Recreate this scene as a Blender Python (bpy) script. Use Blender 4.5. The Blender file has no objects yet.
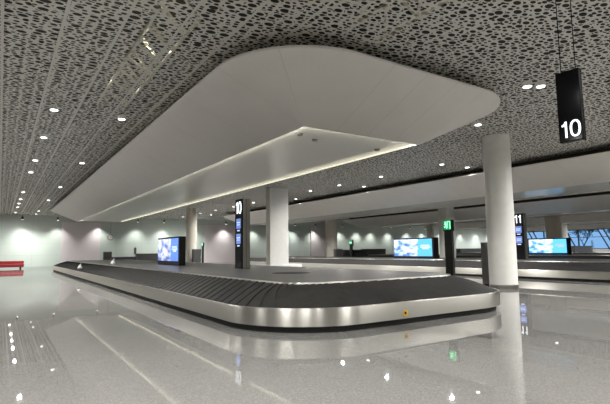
import bpy, math, random
from mathutils import Matrix, Vector
random.seed(7)
sc = bpy.context.scene
COL = sc.collection
PI = math.pi

# ------------------------------------------------------------------ camera
cam_d = bpy.data.cameras.new('camera')
cam_d.sensor_width = 36.0
cam_d.lens = 462.0 / 610.0 * 36.0
cam_d.clip_end = 400
cam = bpy.data.objects.new('camera', cam_d)
COL.objects.link(cam)
cam.matrix_world = Matrix(((0.83604765, -0.04723284, -0.54661997, 0.0),
                           (-0.54852833, -0.09351958, -0.83088553, 0.0),
                           (-0.01187458, 0.99449643, -0.10409538, 1.5),
                           (0, 0, 0, 1)))
sc.camera = cam
# ------------------------------------------------------------------ world, exposure
world = bpy.data.worlds.new('World')
sc.world = world
world.use_nodes = True
bg = world.node_tree.nodes['Background']
bg.inputs[0].default_value = (0.27, 0.50, 0.85, 1)
bg.inputs[1].default_value = 1.0
sc.view_settings.view_transform = 'Standard'
sc.view_settings.look = 'None'
sc.view_settings.gamma = 1.0
sc.view_settings.use_curve_mapping = False
sc.view_settings.exposure = 0.0
DOWN_W = 1300.0     # downlight power
COVE = 75.0         # cove strip emission
WASH_W = 620.0     # wall washer power
sc.cycles.max_bounces = 8
sc.cycles.diffuse_bounces = 5
sc.cycles.glossy_bounces = 4
sc.cycles.transparent_max_bounces = 12
sc.cycles.sample_clamp_indirect = 4.0
sc.cycles.caustics_reflective = False
sc.cycles.caustics_refractive = False
sc.cycles.use_denoising = True

# ------------------------------------------------------------------ helpers
def tag(o, label=None, cat=None, group=None, kind=None):
    if label: o['label'] = label
    if cat: o['category'] = cat
    if group: o['group'] = group
    if kind: o['kind'] = kind
    return o

def empty(name, loc=(0, 0, 0), rz=0.0):
    o = bpy.data.objects.new(name, None)
    o.empty_display_size = 0.2
    o.location = loc
    o.rotation_euler = (0, 0, rz)
    COL.objects.link(o)
    return o

def copy_tree(o, parent=None):
    c = o.copy()
    COL.objects.link(c)
    if parent is not None:
        c.parent = parent
    for ch in list(o.children):
        copy_tree(ch, c)
    return c

class MB:
    """collects faces of one mesh"""
    def __init__(s):
        s.v = []; s.f = []; s.mi = []; s.uv = []; s.has_uv = False
    def quad(s, a, b, c, d, mi=0, uv=None):
        n = len(s.v); s.v += [a, b, c, d]; s.f.append((n, n + 1, n + 2, n + 3)); s.mi.append(mi)
        s.uv.append(uv)
        if uv: s.has_uv = True
    def box(s, x0, x1, y0, y1, z0, z1, mi=0):
        n = len(s.v)
        s.v += [(x0, y0, z0), (x1, y0, z0), (x1, y1, z0), (x0, y1, z0), (x0, y0, z1), (x1, y0, z1), (x1, y1, z1), (x0, y1, z1)]
        for f in ((3, 2, 1, 0), (4, 5, 6, 7), (0, 1, 5, 4), (1, 2, 6, 5), (2, 3, 7, 6), (3, 0, 4, 7)):
            s.f.append(tuple(n + i for i in f)); s.mi.append(mi); s.uv.append(None)
        return s
    def lathe(s, prof, n=32, cx=0, cy=0, sx=1, sy=1, mi=0, cap=True):
        base = len(s.v)
        for r, z in prof:
            for i in range(n):
                a = 2 * PI * i / n
                s.v.append((cx + r * sx * math.cos(a), cy + r * sy * math.sin(a), z))
        for k in range(len(prof) - 1):
            for i in range(n):
                j = (i + 1) % n
                s.f.append((base + k * n + i, base + k * n + j, base + (k + 1) * n + j, base + (k + 1) * n + i)); s.mi.append(mi); s.uv.append(None)
        if cap:
            s.f.append(tuple(base + i for i in reversed(range(n)))); s.mi.append(mi); s.uv.append(None)
            t = base + (len(prof) - 1) * n
            s.f.append(tuple(t + i for i in range(n))); s.mi.append(mi); s.uv.append(None)
        return s
    def tube(s, a, b, r, n=8, r2=None, mi=0):
        a = Vector(a); b = Vector(b); d = (b - a).normalized(); r2 = r if r2 is None else r2
        u = d.orthogonal().normalized(); w = d.cross(u)
        base = len(s.v)
        for p, rr in ((a, r), (b, r2)):
            for i in range(n):
                t = 2 * PI * i / n
                s.v.append(tuple(p + (u * math.cos(t) + w * math.sin(t)) * rr))
        for i in range(n):
            j = (i + 1) % n
            s.f.append((base + i, base + j, base + n + j, base + n + i)); s.mi.append(mi); s.uv.append(None)
        s.f.append(tuple(base + i for i in reversed(range(n)))); s.mi.append(mi); s.uv.append(None)
        s.f.append(tuple(base + n + i for i in range(n))); s.mi.append(mi); s.uv.append(None)
        return s
    def bar(s, a, b, w, mi=0):
        return s.tube(a, b, w * 0.7071, 4, mi=mi)
    def build(s, name, mats, parent=None, smooth=False, bevel=0.0, weld=False):
        me = bpy.data.meshes.new(name)
        me.from_pydata(s.v, [], s.f)
        if not isinstance(mats, (list, tuple)): mats = [mats]
        for m in mats: me.materials.append(m)
        for p, mi in zip(me.polygons, s.mi):
            p.material_index = mi; p.use_smooth = smooth
        if s.has_uv:
            ul = me.uv_layers.new(name='UVMap')
            for p, uv in zip(me.polygons, s.uv):
                if uv:
                    for li, c in zip(p.loop_indices, uv): ul.data[li].uv = c
        me.update()
        if weld:
            import bmesh
            bm = bmesh.new(); bm.from_mesh(me)
            bmesh.ops.remove_doubles(bm, verts=bm.verts, dist=1e-4)
            bm.to_mesh(me); bm.free()
        o = bpy.data.objects.new(name, me)
        COL.objects.link(o)
        if parent is not None: o.parent = parent
        if bevel > 0:
            md = o.modifiers.new('bevel', 'BEVEL'); md.width = bevel; md.segments = 3; md.limit_method = 'ANGLE'
        if smooth:
            try:
                me.set_sharp_from_angle(angle=math.radians(35))
            except Exception:
                pass
        return o

def digits(name, body, h, mat_, parent, x, yc, zc, w=None, th=.006):
    """grotesque numerals as solid shapes on a face looking towards -X; text runs towards -Y"""
    w = w or h * .52; st = h * .12; adv = {'1': w * .80, '0': w * 1.08}
    total = sum(adv[c] for c in body); u = -total / 2; b = MB()
    def P(u_, v_, d=0): return (x - d, yc - u_, zc + v_)
    def prism(poly):
        n = len(b.v); k = len(poly)
        b.v += [P(a, c, th) for a, c in poly] + [P(a, c, 0) for a, c in poly]
        b.f.append(tuple(n + i for i in range(k))); b.mi.append(0); b.uv.append(None)
        for i in range(k):
            j = (i + 1) % k; b.f.append((n + i, n + k + i, n + k + j, n + j)); b.mi.append(0); b.uv.append(None)
    for c in body:
        a = adv[c]; m_ = u + a / 2
        if c == '1':
            r = m_ + w * .22
            prism([(r - st, -h / 2), (r, -h / 2), (r, h / 2), (r - st * .8, h / 2), (r - st, h * .42)])
            prism([(r - st, h * .42), (r - st * .8, h / 2), (r - st * 1.5, h * .36), (r - st * 2.5, h * .31), (r - st * 2.5, h * .20), (r - st, h * .24)])
        else:
            K = 40; ro, ri = (w * .47, h * .51), (w * .47 - st * 1.02, h * .51 - st * .82)
            def el(r_, t): 
                cc, ss = math.cos(t), math.sin(t); e_ = .86
                return (m_ + r_[0] * math.copysign(abs(cc) ** e_, cc), r_[1] * math.copysign(abs(ss) ** e_, ss))
            for k in range(K):
                t0, t1 = 2 * PI * k / K, 2 * PI * (k + 1) / K
                o0, o1, i0, i1 = el(ro, t0), el(ro, t1), el(ri, t0), el(ri, t1)
                b.quad(P(*o0, th), P(*i0, th), P(*i1, th), P(*o1, th))
                b.quad(P(*o0, th), P(*o1, th), P(*o1), P(*o0)); b.quad(P(*i0, th), P(*i0), P(*i1), P(*i1, th))
        u += a
    return b.build(name, mat_, parent)

# ------------------------------------------------------------------ materials
def mat(name, color=(0.5, 0.5, 0.5), rough=0.5, metal=0.0, emit=None, estr=0.0, spec=0.5, noise=0.0, nscale=6.0, coat=0.0, bump=0.0):
    m = bpy.data.materials.new(name); m.use_nodes = True
    nt = m.node_tree; b = nt.nodes['Principled BSDF']
    b.inputs['Base Color'].default_value = (*color, 1)
    b.inputs['Roughness'].default_value = rough
    b.inputs['Metallic'].default_value = metal
    b.inputs['Specular IOR Level'].default_value = spec
    b.inputs['Coat Weight'].default_value = coat
    if emit:
        b.inputs['Emission Color'].default_value = (*emit, 1)
        b.inputs['Emission Strength'].default_value = estr
    tc = nt.nodes.new('ShaderNodeTexCoord')
    if noise > 0 or bump > 0:
        n = nt.nodes.new('ShaderNodeTexNoise'); n.inputs['Scale'].default_value = nscale; n.inputs['Detail'].default_value = 4
        nt.links.new(tc.outputs['Object'], n.inputs['Vector'])
        if noise > 0:
            r = nt.nodes.new('ShaderNodeMapRange')
            r.inputs['From Min'].default_value = 0.3; r.inputs['From Max'].default_value = 0.7
            r.inputs['To Min'].default_value = 1 - noise; r.inputs['To Max'].default_value = 1 + noise
            nt.links.new(n.outputs['Fac'], r.inputs['Value'])
            mx = nt.nodes.new('ShaderNodeVectorMath'); mx.operation = 'SCALE'
            mx.inputs[0].default_value = color
            nt.links.new(r.outputs['Result'], mx.inputs['Scale'])
            nt.links.new(mx.outputs['Vector'], b.inputs['Base Color'])
        if bump > 0:
            bp = nt.nodes.new('ShaderNodeBump'); bp.inputs['Strength'].default_value = bump; bp.inputs['Distance'].default_value = 0.02
            nt.links.new(n.outputs['Fac'], bp.inputs['Height']); nt.links.new(bp.outputs['Normal'], b.inputs['Normal'])
    return m

def N(nt, t, **kw):
    n = nt.nodes.new(t)
    for k, v in kw.items(): setattr(n, k, v)
    return n

def floor_material():
    m = mat('polished_terrazzo', (0.33, 0.32, 0.30), 0.06)
    nt = m.node_tree; b = nt.nodes['Principled BSDF']; L = nt.links
    tc = N(nt, 'ShaderNodeTexCoord')
    v = N(nt, 'ShaderNodeTexVoronoi'); v.inputs['Scale'].default_value = 95.0
    L.new(tc.outputs['Object'], v.inputs['Vector'])
    sep = N(nt, 'ShaderNodeSeparateColor'); L.new(v.outputs['Color'], sep.inputs[0])
    cr = N(nt, 'ShaderNodeValToRGB')
    e = cr.color_ramp.elements
    e[0].position = 0.0; e[0].color = (0.145, 0.141, 0.135, 1)
    e[1].position = 1.0; e[1].color = (0.29, 0.283, 0.27, 1)
    x = cr.color_ramp.elements.new(0.25); x.color = (0.188, 0.184, 0.176, 1)
    x = cr.color_ramp.elements.new(0.8); x.color = (0.206, 0.202, 0.193, 1)
    L.new(sep.outputs[0], cr.inputs[0])
    n = N(nt, 'ShaderNodeTexNoise'); n.inputs['Scale'].default_value = 0.35; n.inputs['Detail'].default_value = 2
    L.new(tc.outputs['Object'], n.inputs['Vector'])
    # large slabs with hairline joints
    br = N(nt, 'ShaderNodeTexBrick'); br.offset = 0.0
    br.inputs['Scale'].default_value = 1.0; br.inputs['Brick Width'].default_value = 8.7; br.inputs['Row Height'].default_value = 8.7
    br.inputs['Mortar Size'].default_value = 0.004
    br.inputs['Color1'].default_value = (1, 1, 1, 1); br.inputs['Color2'].default_value = (0.98, 0.98, 0.98, 1)
    br.inputs['Mortar'].default_value = (0.8, 0.8, 0.8, 1)
    L.new(tc.outputs['Object'], br.inputs['Vector'])
    mx = N(nt, 'ShaderNodeMix', data_type='RGBA', blend_type='MULTIPLY'); mx.inputs[0].default_value = 1.0
    L.new(cr.outputs[0], mx.inputs[6]); L.new(br.outputs['Color'], mx.inputs[7])
    L.new(mx.outputs[2], b.inputs['Base Color'])
    mr = N(nt, 'ShaderNodeMapRange'); mr.inputs['To Min'].default_value = 0.015; mr.inputs['To Max'].default_value = 0.035
    L.new(n.outputs['Fac'], mr.inputs['Value']); L.new(mr.outputs['Result'], b.inputs['Roughness'])
    b.inputs['IOR'].default_value = 1.62
    # faint waviness of the polish
    n2 = N(nt, 'ShaderNodeTexNoise'); n2.inputs['Scale'].default_value = 1.3; n2.inputs['Detail'].default_value = 1
    L.new(tc.outputs['Object'], n2.inputs['Vector'])
    bp = N(nt, 'ShaderNodeBump'); bp.inputs['Strength'].default_value = 0.008; bp.inputs['Distance'].default_value = 0.05
    L.new(n2.outputs['Fac'], bp.inputs['Height']); L.new(bp.outputs['Normal'], b.inputs['Normal'])
    return m

def perforated_material():
    m = bpy.data.materials.new('perforated_ceiling_panel'); m.use_nodes = True
    nt = m.node_tree; L = nt.links; b = nt.nodes['Principled BSDF']; out = nt.nodes['Material Output']
    b.inputs['Base Color'].default_value = (0.67, 0.66, 0.62, 1)
    b.inputs['Roughness'].default_value = 0.45
    tc = N(nt, 'ShaderNodeTexCoord')
    # big round holes with small ones filling the net between them
    stretch = N(nt, 'ShaderNodeMapping'); stretch.inputs['Scale'].default_value = (0.72, 1.08, 1)
    L.new(tc.outputs['Object'], stretch.inputs['Vector'])
    def layer(scale, rnd, lo, hi):
        v = N(nt, 'ShaderNodeTexVoronoi'); v.feature = 'F1'; v.voronoi_dimensions = '2D'
        v.inputs['Scale'].default_value = scale; v.inputs['Randomness'].default_value = rnd
        L.new(stretch.outputs[0], v.inputs['Vector'])
        s_ = N(nt, 'ShaderNodeSeparateColor'); L.new(v.outputs['Color'], s_.inputs[0])
        mr = N(nt, 'ShaderNodeMapRange'); mr.inputs['To Min'].default_value = lo; mr.inputs['To Max'].default_value = hi
        L.new(s_.outputs[0], mr.inputs['Value'])
        return v.outputs['Distance'], mr.outputs['Result']
    d1, r1 = layer(4.9, 0.66, 0.12, 0.36)
    d2, r2 = layer(9.4, 0.62, 0.26, 0.43)
    def math_(op, p, q):
        k = N(nt, 'ShaderNodeMath', operation=op)
        for i_, w_ in enumerate((p, q)):
            if isinstance(w_, (int, float)): k.inputs[i_].default_value = w_
            else: L.new(w_, k.inputs[i_])
        return k.outputs[0]
    big = math_('LESS_THAN', d1, r1)
    clear = math_('GREATER_THAN', d1, math_('ADD', r1, 0.16))
    small = math_('MULTIPLY', math_('LESS_THAN', d2, r2), clear)
    holes = math_('MAXIMUM', big, small)
    # plain seam every 0.97 m on the left part
    sx = N(nt, 'ShaderNodeSeparateXYZ'); L.new(tc.outputs['Object'], sx.inputs[0])
    ad = N(nt, 'ShaderNodeMath', operation='ADD'); ad.inputs[1].default_value = 100 * 0.97 + 0.17 + 0.485
    L.new(sx.outputs['X'], ad.inputs[0])
    md = N(nt, 'ShaderNodeMath', operation='MODULO'); md.inputs[1].default_value = 0.97
    L.new(ad.outputs[0], md.inputs[0])
    sb = N(nt, 'ShaderNodeMath', operation='SUBTRACT'); sb.inputs[1].default_value = 0.485
    L.new(md.outputs[0], sb.inputs[0])
    ab = N(nt, 'ShaderNodeMath', operation='ABSOLUTE'); L.new(sb.outputs[0], ab.inputs[0])
    gt = N(nt, 'ShaderNodeMath', operation='GREATER_THAN'); gt.inputs[1].default_value = 0.028
    L.new(ab.outputs[0], gt.inputs[0])
    rt = N(nt, 'ShaderNodeMath', operation='GREATER_THAN'); rt.inputs[1].default_value = 5.0
    L.new(sx.outputs['X'], rt.inputs[0])
    mxx = N(nt, 'ShaderNodeMath', operation='MAXIMUM'); L.new(gt.outputs[0], mxx.inputs[0]); L.new(rt.outputs[0], mxx.inputs[1])
    mul = N(nt, 'ShaderNodeMath', operation='MULTIPLY'); L.new(holes, mul.inputs[0]); L.new(mxx.outputs[0], mul.inputs[1])
    tr = N(nt, 'ShaderNodeBsdfTransparent')
    ms = N(nt, 'ShaderNodeMixShader')
    L.new(mul.outputs[0], ms.inputs[0]); L.new(b.outputs[0], ms.inputs[1]); L.new(tr.outputs[0], ms.inputs[2])
    L.new(ms.outputs[0], out.inputs['Surface'])
    return m

def steel_material(name='brushed_steel', rough=0.34, col=(0.68, 0.66, 0.61), aniso=0.9, rot=0.25):
    m = mat(name, col, rough, 1.0)
    nt = m.node_tree; b = nt.nodes['Principled BSDF']; L = nt.links
    tc = N(nt, 'ShaderNodeTexCoord')
    # horizontal brushing: reflections smear vertically
    tg = N(nt, 'ShaderNodeTangent'); tg.direction_type = 'UV_MAP'; tg.uv_map = 'UVMap'
    L.new(tg.outputs[0], b.inputs['Tangent'])
    b.inputs['Anisotropic'].default_value = aniso; b.inputs['Anisotropic Rotation'].default_value = rot
    return m

def screen_material(name, y0, y1, z0, z1, tint=(0.55, 0.6, 1.0), estr=1.3, split=0.63):
    """y0 = left edge as seen, y1 = right edge as seen (object space), image on the left, cyan panel on the right"""
    m = bpy.data.materials.new(name); m.use_nodes = True
    nt = m.node_tree; L = nt.links; b = nt.nodes['Principled BSDF']
    b.inputs['Base Color'].default_value = (0.01, 0.01, 0.012, 1); b.inputs['Roughness'].default_value = 0.15
    tc = N(nt, 'ShaderNodeTexCoord'); sp = N(nt, 'ShaderNodeSeparateXYZ'); L.new(tc.outputs['Object'], sp.inputs[0])
    u = N(nt, 'ShaderNodeMapRange'); u.inputs['From Min'].default_value = y0; u.inputs['From Max'].default_value = y1
    L.new(sp.outputs['Y'], u.inputs['Value'])
    v = N(nt, 'ShaderNodeMapRange'); v.inputs['From Min'].default_value = z0; v.inputs['From Max'].default_value = z1
    L.new(sp.outputs['Z'], v.inputs['Value'])
    n = N(nt, 'ShaderNodeTexNoise'); n.inputs['Scale'].default_value = 1.6; n.inputs['Detail'].default_value = 5
    mp = N(nt, 'ShaderNodeMapping'); mp.inputs['Scale'].default_value = (1, 0.9, 2.2)
    L.new(tc.outputs['Object'], mp.inputs[0]); L.new(mp.outputs[0], n.inputs['Vector'])
    cr = N(nt, 'ShaderNodeValToRGB'); e = cr.color_ramp.elements
    e[0].position = 0.36; e[0].color = (0.10 * tint[0] * 2, 0.16 * tint[1] * 2, 0.5 * tint[2], 1)
    e[1].position = 0.6; e[1].color = (0.85, 0.9, 1.0, 1)
    x = e.new(0.47); x.color = (tint[0] * 0.75, tint[1] * 0.85, tint[2] * 0.95, 1)
    # brighter blob in the lower middle, pale sky above
    def sub(a, val):
        k = N(nt, 'ShaderNodeMath', operation='SUBTRACT'); L.new(a, k.inputs[0]); k.inputs[1].default_value = val; return k.outputs[0]
    def mul(a, b_):
        k = N(nt, 'ShaderNodeMath', operation='MULTIPLY'); L.new(a, k.inputs[0])
        if isinstance(b_, float): k.inputs[1].default_value = b_
        else: L.new(b_, k.inputs[1])
        return k.outputs[0]
    def add(a, b_):
        k = N(nt, 'ShaderNodeMath', operation='ADD'); L.new(a, k.inputs[0])
        if isinstance(b_, float): k.inputs[1].default_value = b_
        else: L.new(b_, k.inputs[1])
        return k.outputs[0]
    du = mul(sub(u.outputs[0], 0.36), 4.2); dv = mul(sub(v.outputs[0], 0.35), 3.4)
    r2 = add(mul(du, du), mul(dv, dv))
    bl = N(nt, 'ShaderNodeMapRange'); bl.inputs['From Min'].default_value = 0.0; bl.inputs['From Max'].default_value = 1.0
    bl.inputs['To Min'].default_value = 0.22; bl.inputs['To Max'].default_value = 0.0
    L.new(r2, bl.inputs['Value'])
    sky = N(nt, 'ShaderNodeMapRange'); sky.inputs['From Min'].default_value = 0.05; sky.inputs['From Max'].default_value = 1.0
    sky.inputs['To Min'].default_value = -0.12; sky.inputs['To Max'].default_value = 0.06
    L.new(v.outputs[0], sky.inputs['Value'])
    L.new(add(add(n.outputs['Fac'], bl.outputs[0]), sky.outputs[0]), cr.inputs[0])
    gt = N(nt, 'ShaderNodeMath', operation='GREATER_THAN'); gt.inputs[1].default_value = split; L.new(u.outputs[0], gt.inputs[0])
    mx = N(nt, 'ShaderNodeMix', data_type='RGBA'); L.new(gt.outputs[0], mx.inputs[0]); L.new(cr.outputs[0], mx.inputs[6])
    mx.inputs[7].default_value = (0.10 + 0.1 * (tint[0] - .3), 0.50, 0.95, 1) if tint[0] < 0.5 else (0.13, 0.30, 0.95, 1)
    L.new(mx.outputs[2], b.inputs['Emission Color']); b.inputs['Emission Strength'].default_value = estr
    return m

M = {}
M['floor'] = floor_material()
M['perf'] = perforated_material()
M['steel'] = steel_material()
M['deck'] = mat('satin_grey_deck', (0.115, 0.112, 0.106), 0.38, 0.3, noise=0.08, nscale=3)
M['rubber'] = mat('black_rubber_plate', (0.020, 0.019, 0.0185), 0.62, spec=0.22, noise=0.2, nscale=5)
M['kick'] = mat('black_plinth', (0.012, 0.012, 0.012), 0.6)
M['canopy'] = mat('off_white_canopy_panel', (0.82, 0.79, 0.75), 0.42, noise=0.02, nscale=1.5)
M['canopy_joint'] = mat('canopy_joint_line', (0.70, 0.675, 0.64), 0.6)
M['canopy_in'] = mat('white_recess_panel', (0.78, 0.77, 0.73), 0.22)
M['fascia'] = mat('dark_olive_fascia', (0.06, 0.06, 0.045), 0.15)
M['cove_soft'] = mat('soft_cove_light_strip', (0.9, 0.9, 0.8), 0.5, emit=(1.0, 0.97, 0.80), estr=COVE * .025)
M['cove'] = mat('cove_light_strip', (0.9, 0.9, 0.8), 0.5, emit=(1.0, 0.97, 0.80), estr=COVE)
M['void'] = mat('dark_void', (0.02, 0.02, 0.017), 0.8)
M['truss'] = mat('galvanised_truss', (0.55, 0.53, 0.42), 0.4, 0.3)
M['column'] = mat('white_plaster_column', (0.84, 0.83, 0.80), 0.5, noise=0.03, nscale=4)
M['cream'] = mat('cream_column', (0.84, 0.79, 0.70), 0.5, noise=0.03, nscale=3)
M['ring'] = mat('steel_base_ring', (0.45, 0.44, 0.42), 0.3, 1.0)
M['white'] = mat('white_paint', (0.75, 0.74, 0.72), 0.4)
M['blackgloss'] = mat('black_glass', (0.010, 0.010, 0.012), 0.2, spec=0.25)
M['signblack'] = mat('black_sign_glass', (0.008, 0.008, 0.009), 0.1, spec=0.12)
M['wire'] = mat('dark_wire', (0.01, 0.01, 0.01), 0.9, spec=0.0)
M['black'] = mat('black_casing', (0.012, 0.012, 0.013), 0.45, spec=0.25)
M['greymetal'] = mat('grey_metal_casing', (0.27, 0.262, 0.235), 0.4, 0.3, noise=0.05, nscale=4)
M['cabmetal'] = mat('mid_grey_metal', (0.15, 0.15, 0.15), 0.4, 0.4)
M['darkmetal'] = mat('dark_grey_metal', (0.10, 0.10, 0.10), 0.4, 0.5)
M['digit'] = mat('lit_white_digit', (1, 1, 1), 0.5, emit=(0.85, 0.93, 1.0), estr=1.7)
M['lens'] = mat('lit_downlight_lens', (1, 1, 1), 0.5, emit=(1.0, 0.98, 0.93), estr=9)
M['trim'] = mat('white_downlight_ring', (0.7, 0.7, 0.68), 0.4)
M['green'] = mat('lit_green_sign', (0.0, 0.25, 0.10), 0.4, emit=(0.02, 0.55, 0.22), estr=0.5)
M['greenlit'] = mat('lit_pale_green_pictogram', (0.5, 1, 0.7), 0.4, emit=(0.35, 1.0, 0.55), estr=1.6)
M['bluescr'] = mat('lit_blue_display', (0.05, 0.08, 0.2), 0.3, emit=(0.22, 0.34, 0.85), estr=0.75)
M['bluetxt'] = mat('lit_pale_blue_bar', (0.5, 0.6, 0.9), 0.3, emit=(0.6, 0.72, 1.0), estr=0.9)
M['glasswall'] = mat('pale_green_glass_cladding', (0.50, 0.60, 0.55), 0.22, noise=0.03, nscale=0.6)
M['pink'] = mat('pale_lilac_wall_panel', (0.72, 0.665, 0.69), 0.5)
M['wall'] = mat('grey_plaster_wall', (0.5, 0.49, 0.47), 0.6)
M['red'] = mat('red_upholstery', (0.30, 0.012, 0.018), 0.6, noise=0.1)
M['desk'] = mat('dark_grey_counter', (0.07, 0.07, 0.072), 0.4)
M['deskblue'] = mat('blue_grey_counter', (0.07, 0.08, 0.12), 0.4)
M['yellow'] = mat('yellow_sticker', (0.75, 0.45, 0.02), 0.5)
M['winframe'] = mat('dark_window_frame', (0.03, 0.035, 0.045), 0.4)
M['bark'] = mat('tree_bark', (0.05, 0.06, 0.06), 0.8)
M['leaf'] = mat('dark_leaves', (0.04, 0.09, 0.06), 0.7)
M['grasscol'] = mat('outside_ground', (0.08, 0.10, 0.08), 0.9)
M['seat'] = mat('grey_trolley_frame', (0.10, 0.10, 0.10), 0.35, 0.8)
mg = mat('clear_window_glass', (0.9, 0.97, 1.0), 0.0)
mg.node_tree.nodes['Principled BSDF'].inputs['Transmission Weight'].default_value = 1.0
mg.node_tree.nodes['Principled BSDF'].inputs['IOR'].default_value = 1.02
M['glass'] = mg

# ------------------------------------------------------------------ setting
CEIL = 5.85
WY = 61.0
def struct(name, mb, m, **kw):
    o = mb.build(name, m, **kw); o['kind'] = 'structure'; return o

X0, X1, Y0 = -24.0, 95.0, -14.0
b = MB(); b.box(X0, X1, Y0, WY, -0.2, 0.0); struct('floor', b, M['floor'])
b = MB(); b.quad((X0, Y0, CEIL), (X0, WY, CEIL), (X1, WY, CEIL), (X1, Y0, CEIL)); struct('ceiling', b, M['perf'])
b = MB(); b.box(X0, X1, Y0, WY, 8.2, 8.5)
b.box(X0 - .3, X0, Y0, WY, CEIL, 8.5); b.box(X1, X1 + .3, Y0, WY, CEIL, 8.5); b.box(X0 - .3, X1 + .3, Y0 - .3, Y0, CEIL, 8.5); b.box(X0 - .3, X1 + .3, WY, WY + .3, CEIL, 8.5)
struct('ceiling_void', b, M['void'])
b = MB(); b.box(X0 - .3, X0, Y0, WY, 0, CEIL); struct('wall_left', b, M['wall'])
b = MB(); b.box(X0 - .3, X1 + .3, Y0 - .3, Y0, 0, CEIL); struct('wall_front', b, M['wall'])

# back wall: green glass cladding with joints, lilac panels set in front
b = MB(); b.box(X0, X1 + .3, WY, WY + .3, 0, CEIL); wb = struct('wall_back', b, M['glasswall'])
nt = M['glasswall'].node_tree; pb = nt.nodes['Principled BSDF']
br = nt.nodes.new('ShaderNodeTexBrick'); br.offset = 0.0
br.inputs['Scale'].default_value = 1; br.inputs['Brick Width'].default_value = 3.0; br.inputs['Row Height'].default_value = 1.3
br.inputs['Mortar Size'].default_value = 0.012
br.inputs['Color1'].default_value = (0.58, 0.66, 0.62, 1); br.inputs['Color2'].default_value = (0.60, 0.67, 0.63, 1); br.inputs['Mortar'].default_value = (0.47, 0.54, 0.50, 1)
tcx = nt.nodes.new('ShaderNodeTexCoord'); mpx = nt.nodes.new('ShaderNodeMapping'); mpx.inputs['Rotation'].default_value = (PI / 2, 0, 0)
nt.links.new(tcx.outputs['Object'], mpx.inputs[0]); nt.links.new(mpx.outputs[0], br.inputs['Vector']); nt.links.new(br.outputs['Color'], pb.inputs['Base Color'])
for n_, (xa, xb) in enumerate(((5.9, 10.15), (23.5, 28.4), (41.1, 45.4))):
    b = MB(); b.box(xa, xb, WY - .12, WY, 0.0, 5.15); struct('wall_back_panel', b, M['pink'])

# right wall with the window band
WIN0, WIN1, WZ0, WZ1 = 26.0, 60.5, 1.1, 4.9
b = MB()
b.box(X1, X1 + .3, Y0, WIN0, 0, CEIL); b.box(X1, X1 + .3, WIN1, WY, 0, CEIL)
b.box(X1, X1 + .3, WIN0, WIN1, 0, WZ0); b.box(X1, X1 + .3, WIN0, WIN1, WZ1, CEIL)
struct('wall_right', b, M['wall'])
nwin = 5
for k in range(nwin):
    ya = WIN0 + (WIN1 - WIN0) * k / nwin; yb = WIN0 + (WIN1 - WIN0) * (k + 1) / nwin
    b = MB()
    b.box(X1 - .02, X1 + .14, ya, ya + .12, WZ0, WZ1); b.box(X1 - .02, X1 + .14, yb - .12, yb, WZ0, WZ1)
    b.box(X1 - .02, X1 + .14, ya, yb, WZ0, WZ0 + .12); b.box(X1 - .02, X1 + .14, ya, yb, WZ1 - .12, WZ1)
    b.box(X1 + .03, X1 + .11, ya, yb, 3.35, 3.45)
    w = struct('window_%d' % (k + 1), b, M['winframe'])
    g = MB(); g.box(X1 + .06, X1 + .075, ya + .1, yb - .1, WZ0 + .1, WZ1 - .1); g.build('window_pane', M['glass'], w)
    s = MB()
    for off in (0.0, 1.0):
        s.bar((X1 - .25, ya + 2.2 + off, WZ1 + .05), (X1 - .25, ya + 0.3 + off, WZ0 - .05), .2)
    s.build('diagonal_strut', M['winframe'], w)

b = MB(); b.box(X1 + .3, X1 + 90, -60, 140, -0.6, -0.3); struct('ground_outside', b, M['grasscol'])

# ------------------------------------------------------------------ path helpers
def rrect(x0, x1, y0, y1, R, seg, straight=None):
    """closed rounded rectangle, counter-clockwise from (x0+R, y0); points (x, y, corner index or -1)"""
    pts = []
    cs = ((x1 - R, y0 + R, -PI / 2), (x1 - R, y1 - R, 0), (x0 + R, y1 - R, PI / 2), (x0 + R, y0 + R, PI))
    for ci, (cx, cy, a0) in enumerate(cs):
        for i in range(seg + 1):
            a = a0 + PI / 2 * i / seg
            pts.append((cx + R * math.cos(a), cy + R * math.sin(a), ci))
    return pts

class Path:
    """arc-length parametrised rounded rectangle that can be offset inwards"""
    def __init__(s, x0, x1, y0, y1, R):
        s.x0, s.x1, s.y0, s.y1, s.R = x0, x1, y0, y1, R
        lx, ly, q = x1 - x0 - 2 * R, y1 - y0 - 2 * R, PI / 2 * R
        s.seg = [lx, q, ly, q, lx, q, ly, q]; s.L = sum(s.seg)
    def at(s, t, off):
        t = t % s.L; x0, x1, y0, y1, R = s.x0, s.x1, s.y0, s.y1, s.R
        st = ((x0 + R, y0, 1, 0), None, (x1, y0 + R, 0, 1), None, (x1 - R, y1, -1, 0), None, (x0, y1 - R, 0, -1), None)
        cs = {1: (x1 - R, y0 + R, -PI / 2), 3: (x1 - R, y1 - R, 0), 5: (x0 + R, y1 - R, PI / 2), 7: (x0 + R, y0 + R, PI)}
        for i, l in enumerate(s.seg):
            if t <= l or i == 7:
                if i in cs:
                    cx, cy, a0 = cs[i]; a = a0 + t / R
                    return (cx + (R - off) * math.cos(a), cy + (R - off) * math.sin(a))
                px, py, dx, dy = st[i]
                return (px + dx * t - dy * off, py + dy * t + dx * off)
            t -= l
    def stations(s, straight, arc):
        out = []; a = 0
        for i, l in enumerate(s.seg):
            n = max(1, int(round(l / (arc if i % 2 else straight))))
            for k in range(n): out.append(a + l * k / n)
            a += l
        return out

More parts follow.
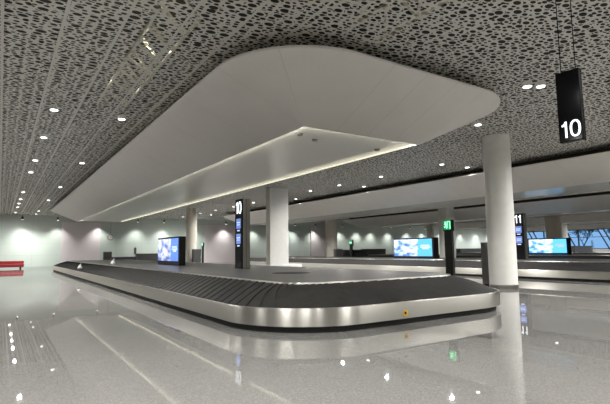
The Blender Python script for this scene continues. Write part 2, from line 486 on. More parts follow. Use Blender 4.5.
def sweep(path, prof, st, m, name, parent, smooth=True):
    """prof: list of (offset, z); uv u along the path"""
    b = MB(); n = len(st)
    for i in range(n):
        ta = st[i]; tb = st[(i + 1) % n]; ub = tb if tb > ta else tb + path.L
        for k in range(len(prof) - 1):
            (oa, za), (ob, zb) = prof[k], prof[k + 1]
            A = path.at(ta, oa); B = path.at(tb, oa); C = path.at(tb, ob); D = path.at(ta, ob)
            b.quad((*A, za), (*B, za), (*C, zb), (*D, zb), 0, ((ta, k), (ub, k), (ub, k + 1), (ta, k + 1)))
    return b.build(name, m, parent, smooth=smooth, weld=True)

# ------------------------------------------------------------------ canopy (x, y relative to its near left rim corner position)
PITCH = 17.45
RX0, RX1, RY0, RY1 = 3.75, 12.15, 6.92, 51.0
IX0, IX1, IY0, IY1 = 6.0, 10.0, 9.15, 48.7
ZR, ZI = 5.45, 4.50
def lerp(a, b, t): return a + (b - a) * t
def make_canopy(lit):
    root = empty('ceiling_canopy', (0, 0, 0))
    R = 2.15
    # paired outer / inner points
    pairs = []
    def side(xo0, yo0, xo1, yo1, xi0, yi0, xi1, yi1, n):
        for i in range(n):
            t = i / n
            pairs.append(((lerp(xo0, xo1, t), lerp(yo0, yo1, t)), (lerp(xi0, xi1, t), lerp(yi0, yi1, t)), i > 0))
    def arc(cx, cy, a0, ix, iy, n=18):
        for i in range(n):
            a = a0 + PI / 2 * i / n
            pairs.append(((cx + R * math.cos(a), cy + R * math.sin(a)), (ix, iy), i % 9 == 0))
    side(RX0 + R, RY0, RX1 - R, RY0, IX0, IY0, IX1, IY0, 4)
    arc(RX1 - R, RY0 + R, -PI / 2, IX1, IY0)
    side(RX1, RY0 + R, RX1, RY1 - R, IX1, IY0, IX1, IY1, 18)
    arc(RX1 - R, RY1 - R, 0, IX1, IY1)
    side(RX1 - R, RY1, RX0 + R, RY1, IX1, IY1, IX0, IY1, 4)
    arc(RX0 + R, RY1 - R, PI / 2, IX0, IY1)
    side(RX0, RY1 - R, RX0, RY0 + R, IX0, IY1, IX0, IY0, 18)
    arc(RX0 + R, RY0 + R, PI, IX0, IY0)
    b = MB(); n = len(pairs)
    cx, cy = (RX0 + RX1) / 2, (RY0 + RY1) / 2
    prof = ((0.0, ZR), (1.0, ZI))
    def unit(p, q):
        d = math.hypot(q[0] - p[0], q[1] - p[1]); return ((q[0] - p[0]) / d, (q[1] - p[1]) / d)
    for i in range(n):
        (o1, i1, j1), (o2, i2, _) = pairs[i], pairs[(i + 1) % n]
        def ring(t, oz):
            return ((lerp(o1[0], i1[0], t), lerp(o1[1], i1[1], t), oz), (lerp(o2[0], i2[0], t), lerp(o2[1], i2[1], t), oz))
        for k in range(len(prof) - 1):
            A, B = ring(*prof[k]); D, C = ring(*prof[k + 1])
            if j1:   # narrow joint along the first edge of this panel
                def cut(P, Q):
                    l = math.hypot(Q[0] - P[0], Q[1] - P[1])
                    t = min(1.0, 0.018 / l) if l > 1e-6 else 0
                    return (lerp(P[0], Q[0], t), lerp(P[1], Q[1], t), P[2])
                A2, D2 = cut(A, B), cut(D, C)
                b.quad(A, D, D2, A2, 1)
                A, D = A2, D2
            b.quad(A, D, C, B, 0)
        # rim edge and upper skin sloping back up to the fascia
        A, B = (*o1, ZR), (*o2, ZR)
        A1, B1 = (*o1, ZR + .05), (*o2, ZR + .05)
        b.quad(B, B1, A1, A, 0)
        u1 = unit(o1, i1) if True else None; u2 = unit(o2, i2)
        A2 = (o1[0] + u1[0] * 1.2, o1[1] + u1[1] * 1.2, ZR + .12); B2 = (o2[0] + u2[0] * 1.2, o2[1] + u2[1] * 1.2, ZR + .12)
        b.quad(B1, B2, A2, A1, 0)
    # lip of the opening
    for (a0, a1) in (((IX0, IY0), (IX1, IY0)), ((IX1, IY0), (IX1, IY1)), ((IX1, IY1), (IX0, IY1)), ((IX0, IY1), (IX0, IY0))):
        def outw(p, d):
            return (p[0] + (d if p[0] > cx else -d), p[1] + (d if p[1] > cy else -d))
        b.quad((*a0, ZI), (*a0, ZI + .08), (*a1, ZI + .08), (*a1, ZI), 0)
    b.build('sloping_shell', [M['canopy'], M['canopy_joint']], root)
    # recess panel and its side walls
    e = .0; z = ZI + .08
    b = MB()
    b.quad((IX0 - e, IY0 - e, z), (IX0 - e, IY1 + e, z), (IX1 + e, IY1 + e, z), (IX1 + e, IY0 - e, z))
    b.build('recess_panel', M['canopy_in'], root)
    for (xa, xb, ya, yb, w_) in () if not lit else ((IX0 + .01, IX0 + .045, IY0 + .02, IY1 - .3, 0), (IX1 - .045, IX1 - .01, IY0 + .02, IY1 - .3, 1),
                             (IX0 + .05, IX1 - .05, IY0 + .01, IY0 + .045, 0)):
        b = MB(); b.box(xa, xb, ya, yb, ZI + .012, ZI + .024); st_ = b.build('cove_light_strip', M['cove_soft' if w_ else 'cove'], root)
        b = MB(); b.box(xa - .008, xb + .008, ya - .008, yb + .008, ZI + .001, ZI + .011); b.build('strip_holder', M['canopy'], st_)
    # dark fascia between the canopy and the ceiling
    b = MB(); ins = .95
    q = rrect(RX0 + ins, RX1 - ins, RY0 + ins, RY1 - ins, R - .9, 8)
    for i in range(len(q)):
        a, c = q[i], q[(i + 1) % len(q)]
        if math.hypot(a[0] - c[0], a[1] - c[1]) < 1e-4: continue
        b.quad((a[0], a[1], ZR + .1), (c[0], c[1], ZR + .1), (c[0], c[1], CEIL - .005), (a[0], a[1], CEIL - .005))
    b.build('dark_fascia', M['fascia'], root)
    # small round fittings on the recess panel
    for (fx, fy) in ((6.5, 10.1), (7.2, 10.4), (9.6, 10.5)):
        b = MB(); b.lathe([(.07, z - .05), (.085, z - .02), (.085, z)], 16, fx, fy); b.build('ceiling_speaker', M['darkmetal'], root)
    return root
CAN_LABELS = ['large off-white canopy with lit recess hanging over the nearest baggage carousel',
              'off-white canopy over the second baggage carousel, behind the big round column',
              'off-white canopy over the third baggage carousel, beyond the dark gap line',
              'farthest off-white canopy, low band just above the window wall']
canopy0 = make_canopy(False)
for k in range(4):
    c = make_canopy(True) if k == 0 else (canopy0 if k == 1 else copy_tree(canopy0))
    c.location = (PITCH * k, 0, 0)
    tag(c, CAN_LABELS[k], 'ceiling canopy', 'ceiling canopies over the carousels')

# ------------------------------------------------------------------ carousels
CX0, CX1, CY0, CY1, CR = 3.83, 11.35, 6.80, 47.6, 1.95
def make_carousel():
    root = empty('baggage_carousel', (0, 0, 0))
    P = Path(CX0, CX1, CY0, CY1, CR)
    st = P.stations(1.2, 0.09)
    sweep(P, [(.10, 0.0), (.10, .13)], st, M['kick'], 'plinth', root)
    sweep(P, [(.12, .12), (.0, .12), (0, .425), (.006, .442), (.02, .45), (.05, .45), (.062, .44), (.062, .41)], st, M['steel'], 'steel_band', root)
    # overlapping crescent plates
    b = MB(); n = int(P.L / 0.35); d = P.L / n; K = 8
    W0, W1, Z0, Z1 = .064, 1.16, .425, .79
    def pt(s, t, dz):
        sh = -.75 * t + .06 * math.sin(PI * t)
        x, y = P.at(s + sh, lerp(W0, W1, t))
        z = lerp(Z0, Z1, t) + .03 * math.sin(PI * t) + dz
        return (x, y, z)
    for i in range(n):
        s0, s1 = i * d, (i + 1) * d
        for k in range(K):
            ta, tb = k / K, (k + 1) / K
            b.quad(pt(s0, ta, .002), pt(s1, ta, .020), pt(s1, tb, .020), pt(s0, tb, .002))
            b.quad(pt(s1, ta, .0), pt(s1, tb, .0), pt(s1, tb, .020), pt(s1, ta, .020))
    b.build('overlapping_plates', M['rubber'], root)
    sweep(P, [(1.15, .70), (1.166, .79), (1.176, .835)], st, M['steel'], 'inner_rim', root)
    # inner deck, slightly cambered
    b = MB(); m_ = len(st); z = .834
    ring = [P.at(s, 1.174) for s in st]
    base = len(b.v); b.v += [(x, y, z) for x, y in ring]; b.f.append(tuple(range(m_))); b.mi.append(0); b.uv.append(None)
    b.build('deck', M['deck'], root)
    return root
CAR_LABELS = ['nearest baggage carousel with steel rim and black overlapping plates, under tower number 10',
              'second baggage carousel with steel rim, carrying tower number 11, behind the round column',
              'third baggage carousel, with the cyan advertising screen nearest the window wall',
              'farthest baggage carousel, dark low line in front of the windows']
car0 = make_carousel()
car0_children = None
cars = [car0]
for k in range(1, 4):
    c = copy_tree(car0); c.location = (PITCH * k, 0, 0); cars.append(c)
for k, c in enumerate(cars):
    tag(c, CAR_LABELS[k], 'baggage carousel', 'baggage carousels in parallel rows')
# yellow warning sticker on the nearest carousel's front band
b = MB(); b.box(6.79, 6.91, 6.795, 6.80, .17, .285); s_ = b.build('warning_sticker', M['yellow'], car0); s_['label'] = 'small square yellow warning sticker'
b = MB(); b.lathe([(.03, 0), (.03, .002)], 12); o = b.build('black_symbol', M['black'], s_)
o.rotation_euler = (PI / 2, 0, 0); o.location = (6.85, 6.795, .228)
# thin dark disc on the deck
b = MB(); b.lathe([(1.0, .836), (.97, .843)], 40, 7.26, 11.83, .58, .58); b.build('dark_disc', M['kick'], car0)

# ------------------------------------------------------------------ columns
def column(x, y, rx, ry, m, label, ring=True, plinth=False, rect=False):
    root = empty('column', (x, y, 0))
    tag(root, label, 'column', 'white ceiling columns', 'thing')
    b = MB()
    if rect:
        b.box(-rx, rx, -ry, ry, 0, CEIL - .002); b.build('shaft', m, root, bevel=.04)
    else:
        b.lathe([(1, 0), (1, 5.55), (.992, 5.56), (.992, 5.58), (1, 5.59), (1, CEIL - .002)], 56, 0, 0, rx, ry, cap=False); b.build('shaft', m, root, smooth=True)
    if ring:
        b = MB(); b.lathe([(1.025, 0), (1.025, .13), (1.0, .14)], 56, 0, 0, rx, ry, cap=False); b.build('base_ring', M['ring'], root, smooth=True)
    if plinth:
        b = MB(); b.box(-1.35, 1.35, -1.0, 1.0, .0, .54); b.build('plinth', M['white'], root, bevel=.02)
    return root
column(16.02, 10.71, .505, .505, M['column'], 'big round white column with steel base ring, nearest of all columns')
column(15.97, 27.8, .74, .28, M['column'], 'white square-edged column on a wide white plinth, right of the number 10 tower', ring=False, plinth=True, rect=True)
column(15.9, 44.9, .52, .52, M['cream'], 'slim cream column right of the dark-cased screen near the back wall')
column(33.35, 45.0, .70, .70, M['cream'], 'cream column beside the lilac wall panel, left of the second screen')
column(33.4, 27.7, .80, .60, M['column'], 'white column directly behind the green exit post')
column(50.8, 27.55, .78, .78, M['cream'], 'round pale column behind the right-hand screen, before the windows')
column(68.25, 35.6, .55, .55, M['column'], 'thin pale column just right of the column behind the right-hand screen')
column(50.8, 45.0, .45, .45, M['cream'], 'thin pale column seen between the second screen and the exit post')

# ------------------------------------------------------------------ number towers
def tower(x, y, z, num, label):
    root = empty('number_tower', (x, y, z))
    tag(root, label, 'information tower', 'carousel number towers')
    h = 2.65
    b = MB(); b.box(.04, .34, .0, .62, .0, h); b.build('casing', M['greymetal'], root, bevel=.012)
    b = MB(); b.box(.0, .038, .0, .62, .0, h); b.build('front_glass', M['blackgloss'], root)
    b = MB(); b.box(.17, .19, -.004, .0, .02, h - .02); b.build('casing_seam', M['darkmetal'], root)
    digits('number', num, .46, M['digit'], root, -.001, .31, h - .33, .29)
    for zc in (h - .94, h - 1.52):
        b = MB(); b.box(-.006, .0, .12, .5, zc - .19, zc + .19); d = b.build('display', M['bluescr'], root)
        t = MB(); t.box(-.009, -.006, .17, .45, zc + .02, zc + .06); t.box(-.009, -.006, .2, .45, zc - .06, zc - .03); t.build('display_line', M['bluetxt'], d)
    for zc in (h - 1.2, h - 1.78):
        b = MB(); b.box(-.006, .0, .2, .42, zc - .03, zc + .02); b.build('caption_bar', M['bluetxt'], root)
    return root
tower(7.6, 15.9, .838, '10', 'grey and black tower with lit number 10 on the nearest carousel')
tower(7.6 + PITCH, 15.3, .838, '11', 'grey and black tower with lit number 11 right of the big round column')

# ------------------------------------------------------------------ hanging sign
root = empty('hanging_number_sign', (7.6, 3.71, 3.185))
tag(root, 'black hanging sign with lit number 10 on two wires, top right', 'sign')
b = MB(); b.box(-.05, .05, -.185, .185, 0, 1.165); b.build('sign_box', M['signblack'], root, bevel=.01)
digits('number', '10', .265, M['digit'], root, -.0535, -.008, .20, .178)
b = MB(); b.box(-.053, -.0505, -.18, .18, .01, 1.155); b.build('front_glass', M['signblack'], root)
for yy in (.11, -.12):
    b = MB(); b.tube((0, yy, 1.165), (0, yy, CEIL - 3.185), .007, 6); b.build('suspension_wire', M['wire'], root)

# ------------------------------------------------------------------ screens
def screen(k, x, ya, yb, za, zb, depth, tint, estr, label):
    """face looks towards -X; ya far (left as seen), yb near (right as seen)"""
    root = empty('advertising_screen', (x, 0, 0))
    tag(root, label, 'screen', 'advertising screens on the carousels')
    b = MB(); b.box(.0, depth, yb, ya, .838, zb + .08); b.build('casing', M['black'], root, bevel=.01)
    sm = screen_material('lit_screen_%d' % k, ya, yb, za, zb, tint, estr)
    b = MB(); b.quad((-.006, yb + .15, za), (-.006, ya - .05, za), (-.006, ya - .05, zb), (-.006, yb + .15, zb)); b.box(-.005, -.001, yb + .15, ya - .05, za, zb); f = b.build('display', sm, root)
    w = abs(ya - yb)
    y_ = lambda u: ya + (yb - ya) * u
    t = MB()
    for (u0, u1, v) in ((.70, .9, .62), (.69, .92, .52), (.74, .88, .44)):
        t.box(-.012, -.007, y_(u1), y_(u0), lerp(za, zb, v) - .04, lerp(za, zb, v) + .04)
    t.build('caption_block', M['bluetxt'], f)
    return root
screen(1, 7.2, 25.6, 22.0, 1.05, 2.17, .32, (.62, .62, 1.0), 1.15, 'bright blue advertising screen in black case, left of tower 10')
screen(2, 24.65, 25.45, 21.6, 1.0, 2.2, .5, (.45, .62, 1.0), 1.6, 'advertising screen with white and cyan picture left of the exit post')
screen(3, 24.65 + PITCH, 25.3, 21.6, 1.0, 2.25, .5, (.42, .75, 1.0), 1.7, 'advertising screen with cyan picture right of tower 11, before the windows')

# ------------------------------------------------------------------ exit posts
def exit_post(x, y, h, label, w=.34):
    root = empty('exit_post', (x, y, 0))
    tag(root, label, 'exit sign', 'black posts with green exit signs')
    b = MB(); b.box(0, .12, 0, w, .0, h - .42); b.build('post', M['black'], root, bevel=.008)
    b = MB(); b.box(-.02, .14, -.03, w + .03, h - .42, h); b.build('sign_box', M['blackgloss'], root, bevel=.008)
    b = MB(); b.box(-.026, -.02, .0, w, h - .38, h - .03); s = b.build('sign_face', M['green'], root)
    X = -.031; c = w / 2
    t = MB()
    def rod(y0, z0, y1, z1, r): t.bar((X, y0, z0), (X, y1, z1), r)
    # door outline
    rod(w * .08, h - .34, w * .08, h - .07, .02); rod(w * .08, h - .07, w * .42, h - .07, .02); rod(w * .42, h - .07, w * .42, h - .30, .02)
    # running figure
    t.tube((X - .004, w * .70, h - .09), (X + .004, w * .70, h - .09), .025, 12)
    rod(w * .68, h - .12, w * .62, h - .21, .04)
    rod(w * .66, h - .13, w * .85, h - .17, .02); rod(w * .66, h - .13, w * .5, h - .18, .02)
    rod(w * .62, h - .21, w * .78, h - .28, .025); rod(w * .78, h - .28, w * .9, h - .26, .02)
    rod(w * .62, h - .21, w * .52, h - .33, .025)
    t.build('pictogram', M['greenlit'], s)
    return root
exit_post(14.0, 11.40, 2.58, 'tall black post with green exit sign left of the big round column')
exit_post(37.5, 46.2, 2.6, 'small green exit post near the back wall, right of cream column', .5)
exit_post(19.15, 50.2, 2.5, 'small green exit post against green wall, left of lilac panel', .4)
exit_post(47.2, 28.45, 2.45, 'small green exit post between tower 11 and the cyan screen', .3)

# ------------------------------------------------------------------ grey cabinets by the columns
def cabinet(x, y, w, d, h, label):
    root = empty('metal_cabinet', (x, y, 0))
    tag(root, label, 'cabinet', 'grey metal cabinets by columns')
    b = MB(); b.box(0, w, 0, d, .06, h); b.build('body', M['cabmetal'], root, bevel=.015)
    b = MB(); b.box(.03, w - .03, .03, d - .03, 0, .06); b.build('foot', M['black'], root)
    b = MB(); b.box(.04, w - .04, -.012, 0, .12, h - .08); dr = b.build('door', M['darkmetal'], root)
    b = MB(); b.box(w - .09, w - .07, -.04, -.012, h * .5, h * .5 + .15); b.build('handle', M['ring'], dr)
cabinet(16.4, 11.5, .3, .42, 1.74, 'narrow grey metal cabinet standing left of the big round column')
cabinet(15.6, 43.4, .78, .5, 1.75, 'grey metal cabinet in front of the slim cream column')
cabinet(32.75, 43.3, .95, .5, 1.6, 'grey metal cabinet at the cream column by second lilac panel')
cabinet(8.7, 50.2, .8, .4, 1.6, 'grey metal cabinet at the right edge of the first lilac panel')

# ------------------------------------------------------------------ red bench
root = empty('red_bench', (-2.0, 55.6, 0))
tag(root, 'long low red upholstered bench at the far left by the wall', 'bench')
b = MB(); b.box(-4.2, 4.1, -.45, .45, .16, .50); b.build('seat', M['red'], root, bevel=.06)
b = MB(); b.box(-4.2, 4.1, .2, .45, .50, .78); b.build('backrest', M['red'], root, bevel=.06)
for xx in (-3.9, -1.3, 1.3, 3.8):
    b = MB(); b.box(xx - .08, xx + .08, -.35, .35, 0, .16); b.build('leg', M['black'], root)

# ------------------------------------------------------------------ background counters
def counter(x, y, w, d, h, m, label, top=True):
    root = empty('service_counter', (x, y, 0))
    tag(root, label, 'counter', 'dark counters near the back wall')
    b = MB(); b.box(0, w, 0, d, .08, h - .05); b.build('body', m, root, bevel=.01)
    b = MB(); b.box(.05, w - .05, .06, d - .05, 0, .08); b.build('foot', M['black'], root)
    b = MB(); b.box(-.05, w + .05, -.08, d + .05, h - .05, h); b.build('counter_top', M['darkmetal'], root, bevel=.01)
counter(9.7, 54.0, 3.1, .9, 1.02, M['deskblue'], 'dark blue-grey counter right of the first lilac panel')
counter(13.0, 54.4, 4.0, .9, 1.35, M['desk'], 'dark grey counter behind the nearest screen, left side')
counter(38.5, 50.3, 2.3, .9, 1.1, M['desk'], 'low dark counter beside the small exit post right of cream column')
counter(41.4, 52.5, 3.4, .9, 1.5, M['desk'], 'dark counter behind the left row of trolleys')
counter(45.9, 53.5, 4.2, .9, 1.6, M['desk'], 'tall dark counter left of the second screen, behind trolleys')
counter(66.0, 52.0, 9.0, .9, 1.5, M['desk'], 'long counter below the wall lights right of exit post')
counter(80.0, 40.0, 6.0, 3.0, 1.7, M['desk'], 'dark counter block in front of the windows')
counter(84.0, 50.5, 6.0, 1.0, 1.5, M['desk'], 'low dark counter near the window corner')

def trolley_stack(x, y, n, rz, label):
    root = empty('luggage_trolley_row', (x, y, 0), rz)
    tag(root, label, 'trolley row', 'rows of nested luggage trolleys')
    for k in range(n):
        b = MB(); o = k * .3
        b.tube((o, -.3, .25), (o + .9, -.3, .2), .025); b.tube((o, .3, .25), (o + .9, .3, .2), .025)
        b.tube((o, -.3, .2), (o - .15, -.3, 1.05), .022); b.tube((o, .3, .2), (o - .15, .3, 1.05), .022)
        b.tube((o - .15, -.3, 1.05), (o - .15, .3, 1.05), .03); b.box(o - .1, o + .3, -.28, .28, .75, .95)
        b.box(o, o + .85, -.28, .28, .2, .24)
        for (wx, wy) in ((o + .05, -.28), (o + .05, .28), (o + .85, 0)):
            b.tube((wx, wy - .03, .09), (wx, wy + .03, .09), .09, 10)
        b.build('trolley', M['seat'], root)
trolley_stack(41.5, 50.5, 8, 0.2, 'row of nested trolleys left of the second screen')
trolley_stack(45.5, 52.5, 6, -0.3, 'darker row of nested trolleys close beside the second screen')
trolley_stack(55.0, 50.5, 6, 0.1, 'row of nested trolleys behind the exit post')

# people standing by the counters (tiny, dark silhouettes)
def shrub(x, y, h, label):
    root = empty('potted_plant', (x, y, 0))
    tag(root, label, 'plant')
    b = MB(); b.lathe([(.22, 0), (.3, .5), (.27, .5), (.25, .42)], 20); b.build('pot', M['desk'], root, smooth=True)
    b = MB(); rr = random.Random(3)
    for i in range(260):
        a = rr.uniform(0, 2 * PI); t = rr.random(); r = (1 - t) * .42 * math.sqrt(rr.random()) + .04; z = .5 + t * (h - .55)
        p = Vector((r * math.cos(a), r * math.sin(a), z)); d = Vector((rr.uniform(-1, 1), rr.uniform(-1, 1), rr.uniform(-.2, 1))).normalized() * .13
        s = d.orthogonal().normalized() * .035
        b.quad(tuple(p), tuple(p + d * .5 + s), tuple(p + d), tuple(p + d * .5 - s))
    b.build('leaves', M['leaf'], root)
    b = MB(); b.tube((0, 0, .4), (0, 0, h - .2), .025, 8); b.build('stem', M['bark'], root)
shrub(79.5, 37.0, 2.6, 'slender dark potted plant in front of the windows')

# round clock on the back wall
root = empty('hanging_clock', (11.2, WY - .5, 3.35))
tag(root, 'small round clock hanging by the green glass back wall', 'clock')
b = MB(); b.lathe([(.30, 0), (.33, .03), (.33, .10), (.30, .13)], 28); o = b.build('case', M['darkmetal'], root, smooth=True); o.rotation_euler = (PI / 2, 0, 0)
b = MB(); b.lathe([(.27, .131), (.27, .136)], 28); o = b.build('dial', M['white'], root); o.rotation_euler = (PI / 2, 0, 0)
b = MB(); b.box(-.01, .01, -.16, -.145, 0, .2); b.box(0, .14, -.16, -.145, -.01, .01); b.build('hand', M['black'], root)
b = MB(); b.tube((0, -.06, .32), (0, -.06, CEIL - 3.35), .012, 6); b.build('suspension_rod', M['darkmetal'], root)

# notice boxes on the wall
def wallsign(x, z, w, h, label):
    root = empty('wall_sign', (x, WY, z)); tag(root, label, 'sign')
    b = MB(); b.box(0, w, -.1, 0, 0, h); b.build('board', M['desk'], root, bevel=.01)
    b = MB(); b.box(w / 2 - .02, w / 2 + .02, -.07, -.03, h, h + .25); b.build('bracket', M['ring'], root)
wallsign(14.15, 1.3, .28, .8, 'small dark upright sign on the green wall above the counters')
wallsign(49.5, 2.1, .28, 1.1, 'small dark upright sign high on the green wall left of second screen')

# pale plastic bins left on the nearest carousel and one on the second
def bagbox(x, y, z, label):
    root = empty('white_plastic_bag', (x, y, z)); tag(root, label, 'plastic bag', 'pale crumpled bags on the carousels')
    b = MB(); rr = random.Random(int(x * 10 + y))
    b.lathe([(.09, 0), (.13, .05), (.12, .12), (.08, .18), (.05, .2), (.07, .25)], 14)
    b.v = [(vx * rr.uniform(.85, 1.15), vy * rr.uniform(.85, 1.15), vz) for vx, vy, vz in b.v]
    b.build('bag_body', M['white'], root, smooth=True)
    b = MB(); b.tube((.0, 0, .23), (.06, .03, .33), .012, 6); b.tube((.06, .03, .33), (.03, -.02, .24), .012, 6); b.build('tied_handle', M['white'], root)
bagbox(4.06, 30.9, .56, 'small pale plastic bag lying on the rim of the nearest carousel')
bagbox(5.35, 27.9, .845, 'small pale plastic bag on the deck of the nearest carousel, far left')

# ------------------------------------------------------------------ trees outside
def tree(x, y, h, seed, label):
    root = empty('bare_tree', (x, y, -.3)); tag(root, label, 'tree', 'trees outside the windows')
    rr = random.Random(seed); b = MB(); lf = MB()
    def grow(p, d, l, r, dep):
        q = p + d * l; b.tube(tuple(p), tuple(q), r, 6, r * .7)
        if dep == 0:
            for i in range(3):
                s = Vector((rr.uniform(-.5, .5), rr.uniform(-.5, .5), rr.uniform(-.4, .4)))
                u = s.orthogonal().normalized() * .16
                lf.quad(tuple(q + s), tuple(q + s * 1.2 + u), tuple(q + s * 1.5), tuple(q + s * 1.2 - u))
            return
        for i in range(3):
            nd = (d + Vector((rr.uniform(-.8, .8), rr.uniform(-.8, .8), rr.uniform(-.1, .6)))).normalized()
            grow(q, nd, l * .72, r * .62, dep - 1)
    grow(Vector((0, 0, 0)), Vector((0, 0, 1)), h * .3, .16, 5)
    b.build('trunk', M['bark'], root); lf.build('leaves', M['leaf'], root)
tree(106, 44, 6.5, 1, 'bare-branched tree outside the windows, left one')
tree(108, 52, 7.0, 2, 'bare-branched tree outside, behind the right-hand screen')
tree(107, 37.5, 6.0, 5, 'bare-branched tree outside the windows, rightmost')

# ------------------------------------------------------------------ roof trusses and work lamps seen through the perforation
def truss(x, y0, y1, z, label):
    root = empty('roof_truss', (x, 0, 0)); tag(root, label, 'roof truss', 'roof trusses above the perforated ceiling')
    b = MB(); b.bar((0, y0, z), (0, y1, z), .06); b.bar((.9, y0, z), (.9, y1, z), .06); b.build('bottom_chord', M['truss'], root)
    b = MB(); b.bar((.45, y0, z + .9), (.45, y1, z + .9), .08); b.build('top_chord', M['truss'], root)
    b = MB(); y = y0
    while y < y1 - .9:
        b.bar((0, y, z), (.45, y + .5, z + .9), .06); b.bar((.45, y + .5, z + .9), (0, y + 1, z), .06)
        b.bar((.9, y, z), (.45, y + .5, z + .9), .06); b.bar((0, y, z), (.9, y + 1, z), .06); y += 1
    b.build('lattice', M['truss'], root)
truss(2.6, 9.5, 17, 6.7, 'lit steel roof truss glimpsed through the ceiling left of the canopy')
truss(6.2, 5.4, 7.8, 6.35, 'short roof truss glimpsed above the canopy front edge')
def point(x, y, z, w, col=(1, .93, .7), r=.12):
    l = bpy.data.lights.new('void_lamp', 'POINT'); l.energy = w; l.color = col; l.shadow_soft_size = r
    o = bpy.data.objects.new('void_lamp', l); o.location = (x, y, z); COL.objects.link(o)
for (x, y, w) in ((3.1, 12.6, 40), (2.0, 15.9, 25), (3.2, 16.4, 25), (3.3, 9.9, 18), (6.5, 6.2, 14), (10.2, 6.0, 14)):
    point(x, y, 7.2, w)

# ------------------------------------------------------------------ downlights
ORD = ['first', 'second', 'third', 'fourth', 'fifth', 'sixth', 'seventh', 'eighth', 'ninth', 'tenth', 'eleventh', 'twelfth', 'thirteenth',
       'fourteenth', 'fifteenth', 'sixteenth', 'seventeenth', 'eighteenth', 'nineteenth', 'twentieth', 'twenty-first', 'twenty-second', 'twenty-third', 'twenty-fourth', 'twenty-fifth', 'twenty-sixth', 'twenty-seventh']
spot_data = bpy.data.lights.new('downlight_beam', 'SPOT')
spot_data.energy = DOWN_W; spot_data.spot_size = math.radians(168); spot_data.spot_blend = 1.0; spot_data.shadow_soft_size = .08; spot_data.color = (1, .985, .945)
dl0 = empty('recessed_downlight', (0, 0, 0))
b = MB(); b.lathe([(.13, CEIL - .02), (.135, CEIL - .005), (.135, CEIL + .1)], 24, cap=False); b.lathe([(.13, CEIL - .02), (.10, CEIL - .015), (.095, CEIL + .01)], 24, cap=False); b.build('trim_ring', M['trim'], dl0)
b = MB(); b.lathe([(.098, CEIL - .026), (.098, CEIL + .01)], 24); b.build('lens', M['lens'], dl0)
sp = bpy.data.objects.new('beam', spot_data); sp.location = (0, 0, CEIL - .06); sp.parent = dl0; COL.objects.link(sp)
first = [True]
def downlight(x, y, label, group):
    o = dl0 if first[0] else copy_tree(dl0)
    first[0] = False
    o.location = (x, y, 0); tag(o, label, 'ceiling light', group)
rows = [
    (1.17, [2, 6.2, 15.6, 19.6, 24.7, 28.5, 38.1, 43.2, 47.0, 50.8, 57.5], 'in long row left of nearest canopy'),
    (3.12, [15.6, 24.4, 34.1, 43.0, 54.6, 58.9], 'along left edge of nearest canopy'),
    (13.9, [-1.0, 4.5, 9.95], 'in row right of nearest canopy'),
    (18.9, [2.0, 6.5, 15.8, 20.4, 24.5, 28.0, 32.5, 37.2, 41.5, 46.0, 50.5, 56.5], 'between round column and second canopy'),  # nearest two are out of view, added to brighten the right side
    (20.8, [15.7, 24.2, 33.0, 42.0, 52.0, 57.5], 'along left edge of second canopy'),
    (-3.7, [3.0, 9.0, 16.0, 24.0, 33.0, 43.0], 'in row farthest left'),
    (31.4, [2, 11, 20, 24, 32.5, 41], 'in row right of second canopy'),
    (36.3, [11, 20, 28, 37, 46, 55], 'along left edge of third canopy'),
    (48.9, [11, 20, 32, 40], 'in row right of third canopy'),
    (53.7, [20, 28, 37, 46, 55], 'along left edge of farthest canopy'),
    (68.0, [22, 30, 38, 46, 55], 'of added fill row right of farthest canopy'),  # this row and those below it are added to brighten the window end
    (74.0, [22, 30, 38, 46, 55], 'of added fill row, second before windows'),
    (82.0, [26, 34, 42, 50, 57], 'of added fill row, third before windows'),
    (89.5, [30, 37, 44, 51, 57], 'of added fill row nearest the windows'),
]
for x, ys, where in rows:
    for i, y in enumerate(ys):
        downlight(x, y, 'ceiling downlight, %s from near end %s' % (ORD[i], where), 'recessed ceiling downlights')
downlight(11.72, 6.8, 'left one of two close ceiling downlights beside the hanging number sign', 'recessed ceiling downlights')
downlight(12.02, 6.6, 'right one of two close ceiling downlights beside the hanging number sign', 'recessed ceiling downlights')
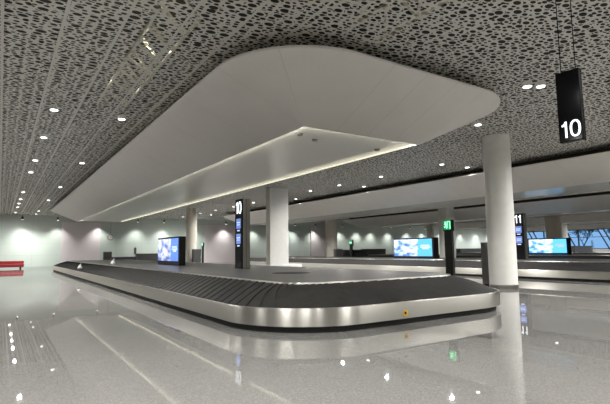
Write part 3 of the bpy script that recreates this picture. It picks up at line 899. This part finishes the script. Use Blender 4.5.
for i, (x, y) in enumerate(((2.0, -2.0), (8.0, -1.5), (8.0, 2.6), (14, -3), (23, 3.5), (-4, -3), (27, 3.5), (31, -3), (23, -3), (36, 3), (41, 3))):  # unseen fill lamps, added to lift the foreground and the right-hand ceiling
    downlight(x, y, 'unseen fill downlight added before the carousels, %s of that group' % ORD[i], 'recessed ceiling downlights')

# lamps close to a canopy edge or to the big round column have a tighter beam
tight = spot_data.copy(); tight.spot_size = math.radians(112)
strong = spot_data.copy(); strong.energy = DOWN_W * 1.5; tight.energy = DOWN_W
narrow = spot_data.copy(); narrow.spot_size = math.radians(60); narrow.energy = DOWN_W * .5
for o_ in list(COL.objects):
    if o_.get('category') == 'ceiling light':
        lx, ly = o_.location.x, o_.location.y
        use = narrow if (abs(lx - 13.9) < .01 and abs(ly - 9.95) < .01) or (11.5 < lx < 12.5) else tight if any(abs(lx - q) < .02 for q in (3.12, 20.8, 36.3, 31.4, 48.9, 53.7)) else None
        for ch in o_.children:
            if use and ch.type == 'LIGHT': ch.data = use
            elif ch.type == 'LIGHT' and lx > 15: ch.data = strong

# wall washers
wl = bpy.data.lights.new('wash_beam', 'SPOT'); wl.energy = WASH_W; wl.spot_size = math.radians(104); wl.spot_blend = 1.0; wl.shadow_soft_size = .05; wl.color = (1, .98, .92)
ww0 = empty('wall_washer', (0, 0, 0))
b = MB(); b.lathe([(.10, 5.3), (.11, 5.31), (.11, 5.6), (.09, 5.62)], 20); b.build('housing', M['darkmetal'], ww0)
b = MB(); b.lathe([(.085, 5.29), (.085, 5.299)], 20); b.build('lens', M['lens'], ww0)
b = MB(); b.tube((0, 0, 5.6), (0, 0, CEIL), .015, 6); b.build('rod', M['darkmetal'], ww0)
sp = bpy.data.objects.new('beam', wl); sp.location = (0, 0, 5.26); sp.parent = ww0; COL.objects.link(sp)
xs = [-6.4, -2.2, 1.9, 5.4, 9.9, 14.3, 17.6, 21.7, 26.2, 30.8, 34.3, 37.6, 41.4, 46.8, 50.4, 53.6, 57.6, 62.3, 66.4, 71.4, 77.4, 82.4, 86.8]
for i, x in enumerate(xs):
    o = ww0 if i == 0 else copy_tree(ww0)
    o.location = (x, WY - 1.0, 0)
    tag(o, 'lamp washing the back wall, %s from the left end' % ORD[i], 'wall washer', 'wall washers along the back wall')
